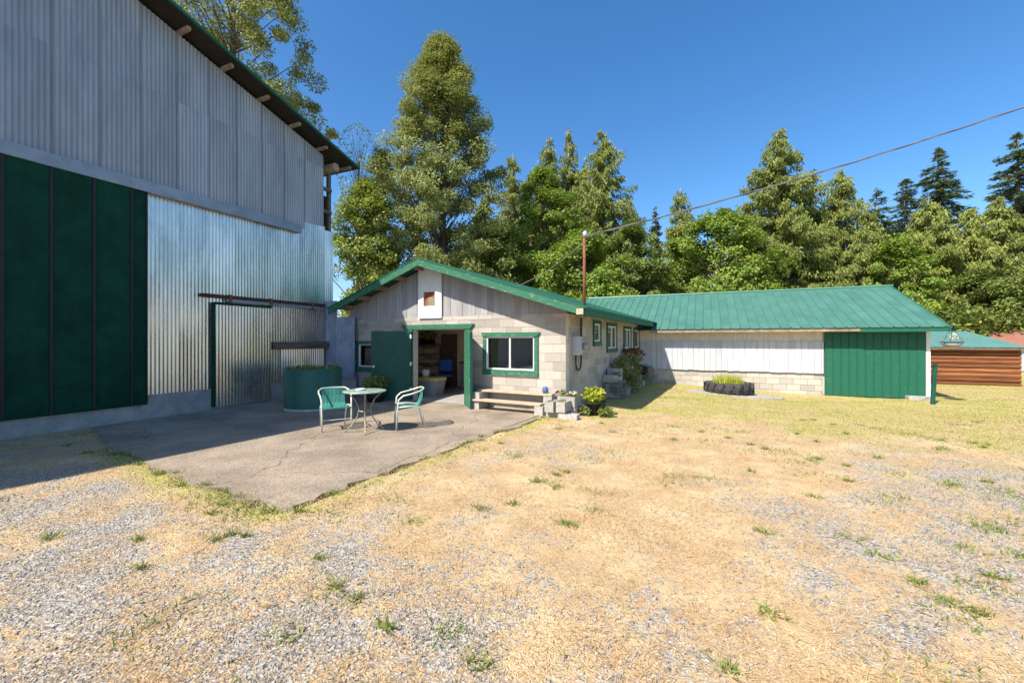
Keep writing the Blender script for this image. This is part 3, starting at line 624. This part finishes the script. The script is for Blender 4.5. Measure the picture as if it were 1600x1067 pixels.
plant('red_flower_plant',b2w(.3,5.5,.8),'rusty red flowering plant under the third side window',.4,.6,600,'weed',.04,flowers=('petalpink',40,.04)); plant('leafy_plant',b2w(.35,5.2,.3),'green climbing plant below the third side window',.35,.8,800,'weed',.045)
plant('purple_plant',b2w(.45,6.2,.4),'dark purple leaved plant near the far end of side wall',.28,.4,500,'purpleleaf',.04); plant('leafy_plant',b2w(.5,6.9,0),'pale green bush at the corner of white shed wall',.35,.8,800,'silverleaf',.035)
# tyre planter
tz=gz(.78,15.5)
ty=empty('tyre_planter',(.78,15.55,float(tz)+.03),0,'black tractor tyre lying flat as a planter','tyre')
MB().lathe([(.55,.02),(.72,.0),(.77,.08),(.78,.2),(.74,.33),(.66,.38),(.55,.36),(.5,.3),(.5,.1),(.55,.02)],(0,0,0),40).build('tyre','tyre',ty,True)
for i in range(34):
    t=i*2*math.pi/34; o=MB().box(-.035,.035,-.03,.03,-.11,.11).build('tread_lug','tyre',ty); o.location=(.775*math.cos(t),.775*math.sin(t),.12 if i%2 else .26); o.rotation_euler=(.4 if i%2 else -.4,0,t)
ty.scale=(.93,.93,.93)
MB().lathe([(.56,.3),(0,.31)],(0,0,0),20).build('soil','soil',ty)
q=rng.normal(0,.25,(500,2)); q=q[np.hypot(q[:,0],q[:,1])<.52]
pg=empty('tyre_grass',(.78,15.55,float(tz)+.32),0,'tall bright green grass growing inside the tractor tyre','grass'); blades('blades','limeleaf',q,.3,.012,pg,lean=.25)
# green post, basket
pst=tag(MB().tube([(0,0,-.1),(.06,.0,1.18)],.055,12).build('green_post','green_door'),'green painted leaning post beside the green shed door','post'); pst.location=(6.16,16.3,gz(6.16,16.3))
hb=empty('hanging_basket',(6.72,16.62,1.42),0,'wire hanging basket of dried plants under the shed eave','basket')
MB().lathe([(0,0),(.1,.005),(.2,.07),(.25,.17),(.24,.17),(.19,.08),(.1,.02),(0,.015)],(0,0,0),20).build('basket','grey',hb,True); MB().lathe([(.255,.16),(.262,.17),(.255,.18),(.248,.17),(.255,.16)],(0,0,0),20).build('rim','black',hb)
for a in(0,2.1,4.2): MB().tube([(.25*math.cos(a),.25*math.sin(a),.17),(0,0,.6)],.006,4).build('chain','black',hb)
C_=rdir(160)*[.3,.3,.13]+[0,0,.27]; leaves('dry_stems','silverleaf',C_,.03,hb,aspect=.25); leaves('blossom','petalwhite',rng.normal(size=(40,3))*.05+[.02,-.05,.33],.04,hb)

# things inside the workshop
def inside(name,u,v,z,label,cat,rz=0): return empty(name,b2w(u,v,z),BR+rz,label,cat)
sh=inside('shelf_unit',-6.4,2.95,.02,'dark wooden wall shelves seen through the open doors','shelf')
for z in(.42,.78,1.12,1.42): Bx('shelf','wood',sh,-.4,.36,-.3,.3,z,z+.04)
for x in(-.42,.365): Bx('upright','wooddark',sh,x,x+.03,.2,.3,0,1.46)
for i,(x,z,w_,hh) in enumerate([(-.2,.465,.36,.25),(-.2,.825,.36,.24),(-.2,1.165,.36,.2),(.18,.465,.34,.2),(.18,.825,.34,.12),(.18,1.165,.34,.16)]):
    bxo=inside('cardboard_box',-6.4+x,2.87,z+.02,['brown box on the lowest shelf at left','brown box on the second shelf at left','brown box on the third shelf at left','brown box on the lowest shelf at right','flat brown box on the second shelf at right','brown box on the third shelf at right'][i],'box')
    Bx('carton','box',bxo,-w_/2,w_/2,-.18,.18,0,hh); Bx('flap','box',bxo,-w_/2+.01,w_/2-.01,-.17,.17,hh+.001,hh+.012)
pbx=inside('plant_box',-6.35,2.85,1.485,'dark window box with leafy plant on top of the shelves','planter'); Bx('box','purpleleaf',pbx,-.25,.25,-.12,.12,0,.24)
plant('shelf_plant',b2w(-6.2,2.8,1.66),'bright leafy houseplant on top of the shelves',.3,.35,450,'limeleaf',.04)
tt=inside('storage_tote',-4.72,1.1,.014,'grey storage tote with yellow lid just inside the door','tote')
MB().add([(-.28,-.2,0),(.28,-.2,0),(.28,.2,0),(-.28,.2,0),(-.33,-.24,.42),(.33,-.24,.42),(.33,.24,.42),(-.33,.24,.42)],[(0,1,5,4),(1,2,6,5),(2,3,7,6),(3,0,4,7),(0,3,2,1)]).build('tub','grey',tt); Bx('lid','yellow',tt,-.35,.35,-.26,.26,.42,.52)
bk=tag(MB().lathe([(0,0),(.1,0),(.125,.22),(.115,.22),(.095,.02),(0,.02)],(0,0,0),20).build('bucket','white',None,True),'white plastic bucket on the yellow tote lid','bucket'); bk.location=b2w(-4.92,1.05,.536)
oc=inside('office_chair',-5.1,2.25,.014,'blue swivel chair inside the workshop','chair',.5)
MB().box(-.22,.22,-.22,.22,.44,.5).build('seat','blue',oc); MB().box(-.2,.2,.2,.25,.6,.98).build('backrest','blue',oc); MB().tube([(0,.22,.46),(0,.25,.7)],.02,6).build('back_post','black',oc); MB().tube([(0,0,.08),(0,0,.44)],.025,8).build('column','black',oc)
for a in range(5): MB().tube([(0,0,.1),(.26*math.cos(a*1.257),.26*math.sin(a*1.257),.04)],.018,6).build('leg','black',oc)
wb=inside('work_table',-4.5,2.9,.014,'dark red work table inside at the right of the doorway','table'); Bx('top','rust',wb,-.3,.6,-.3,.3,.86,.92)
for x in(-.26,.54):
    for y_ in(-.26,.24): Bx('leg','wood',wb,x,x+.05,y_,y_+.05,0,.86)

# ---------------- trees
def treebase(x,y,label,cat='tree',grp='trees behind the buildings'):
    return empty('tree',(x,y,gz(x,y)),0,label,cat,grp)
def broad(x,y,top,R,bot,label,m='maple',n=15000,lf=.11,shape=.5,lean=(0,0),nc=130,cr=.62,name='broadleaf_tree',sparse=1,tight=.0):
    n=int(n*1.4); lf=lf*.86
    t=treebase(x,y,label); t.name=name; H=top; cz=(top+bot)/2; hz=(top-bot)/2
    # cluster centres through the crown; radius profile: widest below the middle
    a=rng.uniform(0,2*np.pi,nc); zz=rng.uniform(-1,1,nc); prof=np.clip(1-np.abs((zz+.25*shape)/(1.0+.25*shape))**2.2,0.02,1)**.5*np.where(zz>0,1-shape*zz*.75,1)
    rr=R*prof*(rng.random(nc)**.38)*rng.uniform(.8,1.12,nc); C_=np.stack([rr*np.cos(a)+lean[0]*(zz+1),rr*np.sin(a)+lean[1]*(zz+1),cz+hz*zz*.97],1)
    tr=MB(); tr.tube([(0,0,-.2),(.1*R*.3,0,H*.3),(lean[0]*.6,lean[1]*.6,cz),(lean[0]*1.6,lean[1]*1.6,top-.5)],[.035*H*.45+.05,.03*H*.4+.03,.02*H*.3+.02,.02],8); tr.build('trunk','bark',t,True)
    br=MB()
    for c in C_[::2]:
        zb=max(bot*.55,c[2]-np.hypot(c[0],c[1])*.9-.4); br.tube([(lean[0]*.5*zb/H,lean[1]*.5*zb/H,zb),(c[0]*.55,c[1]*.55,(zb+c[2])/2+.1),tuple(c)],[.05,.03,.01],4,False)
    stuff(br.build('branches','bark',t))
    k=rng.integers(0,nc,n); rc=cr*rng.uniform(.6,1.35,nc); d=rdir(n)*(rng.random((n,1))**.45)*[1,1,.7]; P=C_[k]+d*rc[k][:,None]
    out=unit(P-[0,0,cz])*.7
    tone=np.clip(rng.beta(2,2,n)*.7+rng.random(nc)[k]*.4-.05,0,1)
    leaves('crown',m,P,lf,t,aspect=.65,up=.2,tone=tone,out=out); return t
def conifer(x,y,top,R,bot,label,kind='cedar',n=14000,name='conifer_tree',lb=.0):
    t=treebase(x,y,label); t.name=name; MB().tube([(0,0,-.2),(0,0,top*.5),(0,0,top-.1)],[.02*top+.06,.012*top+.04,.015],8).build('trunk','barkpale',t,True)
    nb=int(top*20); f_=rng.random(nb)**.8; zb=bot*.35+(top-bot*.35)*(1-f_); zb=np.sort(zb)
    hfr=(top-zb)/(top-bot*.35); az=rng.uniform(0,2*np.pi,nb)
    rag=.62+.5*vn(az*1.3+x,zb,.9)+.25*(vn(az*3+y,zb*2.2,1.)-.5); Ln=(1.75 if kind=='cedar' else 1.5)*R*rag*(np.clip(hfr,0,1)**(.68 if kind=='cedar' else .8))*rng.uniform(.7,1.12,nb)+.2
    n=int(n*4.4); w_=Ln/Ln.sum(); k=rng.choice(nb,n,p=w_); s_=rng.random(n)**.7
    dirx=np.stack([np.cos(az),np.sin(az),np.zeros(nb)],1)
    if kind=='cedar': zc=lambda s,L:-.45*L*s+.25*L*s**3
    else: zc=lambda s,L:.12*L*s-.22*L*s**2
    base=np.zeros((n,3)); base[:,2]=zb[k]; P=base+dirx[k]*(s_*Ln[k])[:,None]; P[:,2]+=zc(s_,Ln[k])
    side=np.cross(dirx[k],[0,0,1]); wd=(.10+.28*(1-s_)*np.minimum(Ln[k],2.5)/2)
    off=rng.uniform(-1,1,n); P=P+side*(off*wd*1.3)[:,None]+rng.normal(size=(n,3))*.07
    if kind=='cedar':
        P[:,2]-=np.abs(off)*wd*.5+rng.random(n)*.4
        U=unit(dirx[k]*.5+side*off[:,None]*.6+np.array([0,0,-.9])+rng.normal(size=(n,3))*.3); V=unit(np.cross(U,rdir(n))); sz=.15*rng.uniform(.6,1.3,n)
        ob=sprays('crown','cedarleaf',P,U*sz[:,None],V*(sz*.34)[:,None],np.clip(rng.beta(2,2,n)*.7+rng.random(nb)[k]*.35+lb,0,1),t)
    else:
        P[:,2]-=rng.random(n)*.08
        U=unit(dirx[k]*.8+side*np.sign(off)[:,None]*.7+np.array([0,0,-.12])+rng.normal(size=(n,3))*.2); V=unit(np.cross(U,np.array([0,0,1.])+rng.normal(size=(n,3))*.45)); sz=.17*rng.uniform(.6,1.3,n)
        sprays('crown','firleaf',P,U*sz[:,None],V*(sz*.32)[:,None],np.clip(rng.beta(2,2,n)*.8+rng.random(nb)[k]*.3+lb,0,1),t)
    br=MB()
    for i in range(0,nb,2):
        L_=Ln[i]; br.tube([(0,0,zb[i]),tuple(dirx[i]*L_*.5+[0,0,zb[i]+zc(.5,L_)]),tuple(dirx[i]*L_*.95+[0,0,zb[i]+zc(.95,L_)])],[.03,.02,.006],3,False)
    stuff(br.build('branches','barkpale',t)); return t
broad(-24.6,15.1,25.5,5.0,9.5,'tall open poplar rising behind the barn roof','poplar',48000,.095,.5,nc=230,cr=.75,name='poplar_tree')
broad(-14.8,21.8,20.4,4.0,4.0,'tall dense poplar standing behind the block building','poplar',105000,.085,.75,nc=460,cr=.7,name='poplar_tree')
broad(-17.6,18.2,10.6,2.3,2.5,'bushy light green tree right of the barn corner','decid',16000,.095,.4,nc=140)
broad(-19.6,21.8,14.4,2.0,3.5,'slim leafy tree between bare tree and tall poplar','poplar',14000,.1,.6,nc=120)
# nearly bare tree
t=treebase(-22.6,22.7,'nearly bare thin twigged tree behind the barn eave'); t.name='bare_tree'
tw=MB()
for i in range(70):
    a=random.uniform(0,6.28); z=random.uniform(7,14); L_=random.uniform(1.5,4); r=random.uniform(.25,.5)
    tw.tube([(0,0,z),(math.cos(a)*r*L_*.4,math.sin(a)*r*L_*.4,z+L_*.55),(math.cos(a)*r*L_*.7,math.sin(a)*r*L_*.7,z+L_)],[.035,.02,.006],4,False)
tw.build('branches','barkpale',t); MB().tube([(0,0,0),(0,0,14)],[.2,.04],6).build('trunk','barkpale',t)
C_=rdir(700)*[1.5,1.5,3]+[0,0,14.2]; leaves('crown','decid',C_,.09,t)
for a in [(-15.8,34.6,18.8,2.3,4,'cedar directly right of the tall poplar, farthest left of the cedars'),(-13.1,36.9,20.8,2.3,4,'slender cedar with twin neighbour on its right'),(-12.0,39.6,22.5,2.2,5,'slender cedar, tallest of the left group'),(-7.5,34.0,18.8,3.9,3,'broad cedar behind the rusty mast')]: conifer(*a,n=20000 if a[3]>3 else 11000,name='cedar_tree')
broad(-10.4,28.2,14.0,3.0,3.5,'tall bright maple left of the broad cedar','maple',20000,.12,.5,nc=150)
broad(-7.3,26.4,8.6,3.2,2.0,'bright green maple just behind the rusty mast','maple',22000,.12,.3,nc=150,cr=.7)
broad(-12.2,24.1,9.2,2.6,2,'dark green tree behind the gable peak','brush',16000,.11,.3,nc=120)
conifer(-2.0,45.3,17.2,2.2,4,'small spired conifer in the sky gap',n=9000,name='cedar_tree'); conifer(-4.6,47.4,16.0,1.4,4,'tiny distant conifer tip beside the sky gap','fir',n=6000,name='fir_tree')
broad(1.2,33.5,11.0,4.2,2,'broad yellow green maple above the green roof','maple',28000,.125,.3,nc=190,cr=.8)
broad(-4.9,31.9,10.3,2.9,2,'loose leafy tree left of the sky gap','brush',16000,.12,.4,nc=120)
conifer(5.7,40.0,19.3,4.3,3,'large cedar standing highest right of the sky gap',n=26000,name='cedar_tree')
conifer(9.9,40.8,15.4,2.9,3,'ragged topped cedar right of the large cedar',n=16000,name='cedar_tree')
conifer(16.4,54.8,17.6,3.8,4,'dark fir, leftmost of the dark firs','fir',n=11000,name='fir_tree'); conifer(19.1,56.0,18.8,3.8,4,'dark fir, second of the dark firs','fir',n=11000,name='fir_tree'); conifer(20.6,53.4,20.4,4.0,4,'dark fir with the tallest spire of the right group','fir',n=14000,name='fir_tree')
conifer(22.6,46.4,18.2,4.8,3,'large dark fir near the right edge of the photo','fir',n=20000,name='fir_tree')
conifer(15.8,42.4,13.0,2.9,2,'brownish cedar in front of the tallest dark fir',n=14000,name='cedar_tree',lb=.1); conifer(18.1,42.4,11.7,2.8,2,'yellow green cedar between the firs',n=13000,name='cedar_tree',lb=.1)
broad(12.3,37.5,8.9,2.5,1.5,'fresh green maple above the roof end','maple',15000,.12,.4,nc=110)
broad(18.1,40.2,6.8,2.6,.8,'low bushy tree behind the wood shed','brush',13000,.12,.2,nc=110); conifer(10.7,39.0,9.5,2.6,1,'short cedar behind the roof ridge',n=11000,name='cedar_tree')
broad(21.6,41,6.4,2.6,.8,'low bushy tree behind the red roof','brush',13000,.12,.2,nc=110)
conifer(25.5,47,16.5,3.8,3,'dark fir cut by the right edge of the photo','fir',n=12000,name='fir_tree')
for a in [(-13.9,34.4,16.6,2.2,3,'cedar half hidden behind the tall bright maple'),(-10,38.2,18.2,2.4,3,'cedar left behind the broad cedar'),(-6.1,39.4,14.8,2.2,3,'low cedar at the left rim of the sky gap'),(3.6,40.4,13.1,2.3,2,'cedar between the yellow green maple and the large cedar'),(8.2,42,14.3,2.8,2,'cedar filling right of the large cedar'),(12.4,44.1,13.7,2.4,2,'cedar in front of the leftmost dark fir'),(20,43.1,12.5,2.4,2,'pale cedar right of the yellow green cedar'),(25,48.8,14,2.6,2,'cedar left of the edge fir'),(25.8,46,14.5,3,2,'cedar at the right edge of the photo'),(-16,29.8,13.7,2.2,3,'narrow cedar behind the tall poplar')]: conifer(*a,n=9000,name='cedar_tree')
# understorey and woodland behind
n=60000; bx_=rng.uniform(-30,34,n); by_=28+.32*(bx_+8)*(bx_>-8)+rng.uniform(0,5,n); hmax=2.2+3.2*fbm(bx_,by_,.35); bz_=hmax*rng.random(n)**.6
stuff(tag(leaves('undergrowth','brush',np.stack([bx_,by_,bz_],1),.15),'mass of green undergrowth below the trees','bushes'))
n=70000; bx_=rng.uniform(-60,70,n); by_=58+rng.uniform(0,8,n)+.1*np.abs(bx_); hm=8+8*vn(bx_,by_*0,.22); bz_=hm*rng.random(n)
stuff(tag(leaves('woodland','firleaf',np.stack([bx_,by_,bz_],1),.4),'dark woodland behind the nearer trees','woodland'))

# ---------------- loose ground cover
def infov(x,y,mg=.08):
    D=-math.sin(TH)*x+math.cos(TH)*y; L_=math.cos(TH)*x+math.sin(TH)*y; return (D>.9)&(np.abs(L_)<D*(1.231+mg))&(D>1.66/(.83))
def blocked(x,y): return inpoly(x,y,patio_poly)|((x<-2.6)&(y>8.9))|((y>17.2)&(x<6.6)&(x>-4))|(x<-10.5)
def scatter(n,ymax,pw):
    D=1.9+(ymax-1.9)*rng.random(n)**pw; L_=D*rng.uniform(-1.29,1.29,n); x=math.cos(TH)*L_-math.sin(TH)*D; y=math.sin(TH)*L_+math.cos(TH)*D; return x,y
def zat(x,y): return gz(x,y)+(fbm(x,y,1.3)-.5)*.05
x,y=scatter(330000,11,1.1); GRv,GNv=wts(x,y); keep=(~blocked(x,y))&(rng.random(len(x))<(1-GRv*.86)*(1-.75*GNv)*(.25+.75*sm(.35,.6,fbm(x+9,y,2.3)))); x,y=x[keep],y[keep]
stuff(tag(blades('dry_grass','straw',np.stack([x,y],1),.022,.0032,None,zat(x,y)-.003,1.3),'short dry straw coloured grass matted over the yard','grass'))
x,y=scatter(260000,20,.8); GRv,GNv=wts(x,y); keep=(~blocked(x,y))&(rng.random(len(x))<GNv*1.0); x,y=x[keep],y[keep]
stuff(tag(blades('lawn_grass','grassg',np.stack([x,y],1),.035,.006,None,zat(x,y)-.004,.8),'yellow green mown grass in front of the sheds','grass'))
x,y=scatter(60000,11,1.0); keep=inpoly(x,y,patio_poly)&(x>-10.4)&(rng.random(len(x))<.12*sm(.45,.75,fbm(x*1.5,y*.6,1.1))+.45*sm(3.7,2.9,y)); x,y=x[keep],y[keep]
stuff(tag(blades('straw_litter','straw',np.stack([x,y],1),.006,.006,None,np.full(len(x),.0065),2.6),'dry straw litter blown over the patio','litter'))
# weeds in tufts
tx,ty_=scatter(420,9,1.0); kb=~blocked(tx,ty_)&(rng.random(420)<.12+.6*(fbm(tx,ty_,.8)>.56)); tx,ty_=tx[kb],ty_[kb]
ex=np.concatenate([np.linspace(-3.7,-3.1,26),np.linspace(-8.3,-3.8,40),rng.uniform(-4.6,-3.4,20)]); ey=np.concatenate([np.linspace(2.7,8.6,26),np.linspace(3.15,2.68,40),rng.uniform(2.1,2.9,20)])
sel=rng.random(len(ex))<.55; tx=np.concatenate([tx,ex[sel]+rng.normal(0,.06,sel.sum())]); ty_=np.concatenate([ty_,ey[sel]-.04+rng.normal(0,.06,sel.sum())])
m_=46; rad_=.025+.17*rng.random(len(tx))**2.2; xx=np.repeat(tx,m_)+rng.normal(0,1,len(tx)*m_)*np.repeat(rad_,m_); yy=np.repeat(ty_,m_)+rng.normal(0,1,len(tx)*m_)*np.repeat(rad_,m_)*.7
stuff(tag(blades('weeds','weed',np.stack([xx,yy],1),.05,.006,None,zat(xx,yy)-.003,.9),'scattered green weed tufts in the dry yard','weeds'))
# loose stones
x,y=scatter(110000,8.5,.9); GRv,GNv=wts(x,y); keep=(~blocked(x,y))&(rng.random(len(x))<GRv*.9+.05); x,y=x[keep],y[keep]; n=len(x)
oc_=np.array([[1,0,0],[0,1,0],[-1,0,0],[0,-1,0],[0,0,1],[0,0,-1]],float); fo=np.array([[0,1,4],[1,2,4],[2,3,4],[3,0,4],[1,0,5],[2,1,5],[3,2,5],[0,3,5]])
s_=(.0035+.0095*rng.random(n)**3)[:,None,None]; a=rng.uniform(0,6.28,n); vv=oc_[None]*rng.uniform(.6,1.3,(n,6,1))*s_*np.array([1.2,.9,.6]); ca,sa=np.cos(a)[:,None],np.sin(a)[:,None]
vx=vv[:,:,0]*ca-vv[:,:,1]*sa; vy=vv[:,:,0]*sa+vv[:,:,1]*ca; vv=np.stack([vx+x[:,None],vy+y[:,None],vv[:,:,2]+zat(x,y)[:,None]+.002],-1)
fc=(fo[None]+(np.arange(n)*6)[:,None,None]).reshape(-1,3)
def stonemat():
    m=bpy.data.materials.new('loose_stone'); m.use_nodes=True; n_=m.node_tree.nodes; l=m.node_tree.links; at=n_.new('ShaderNodeAttribute'); at.attribute_name='tone'
    rp=n_.new('ShaderNodeValToRGB'); e=rp.color_ramp.elements; e[0].color=(.11,.10,.09,1); e[1].color=(.50,.46,.40,1); e.new(.5).color=(.32,.295,.265,1); l.new(at.outputs['Fac'],rp.inputs[0]); l.new(rp.outputs[0],n_['Principled BSDF'].inputs['Base Color']); n_['Principled BSDF'].inputs['Roughness'].default_value=.9; return m
M['stone']=stonemat()
stuff(tag(rawmesh('gravel','stone',vv.reshape(-1,3),3,len(fc),np.repeat(rng.beta(2,2,n),6),None,fc),'loose grey gravel stones scattered over the driveway','gravel'))
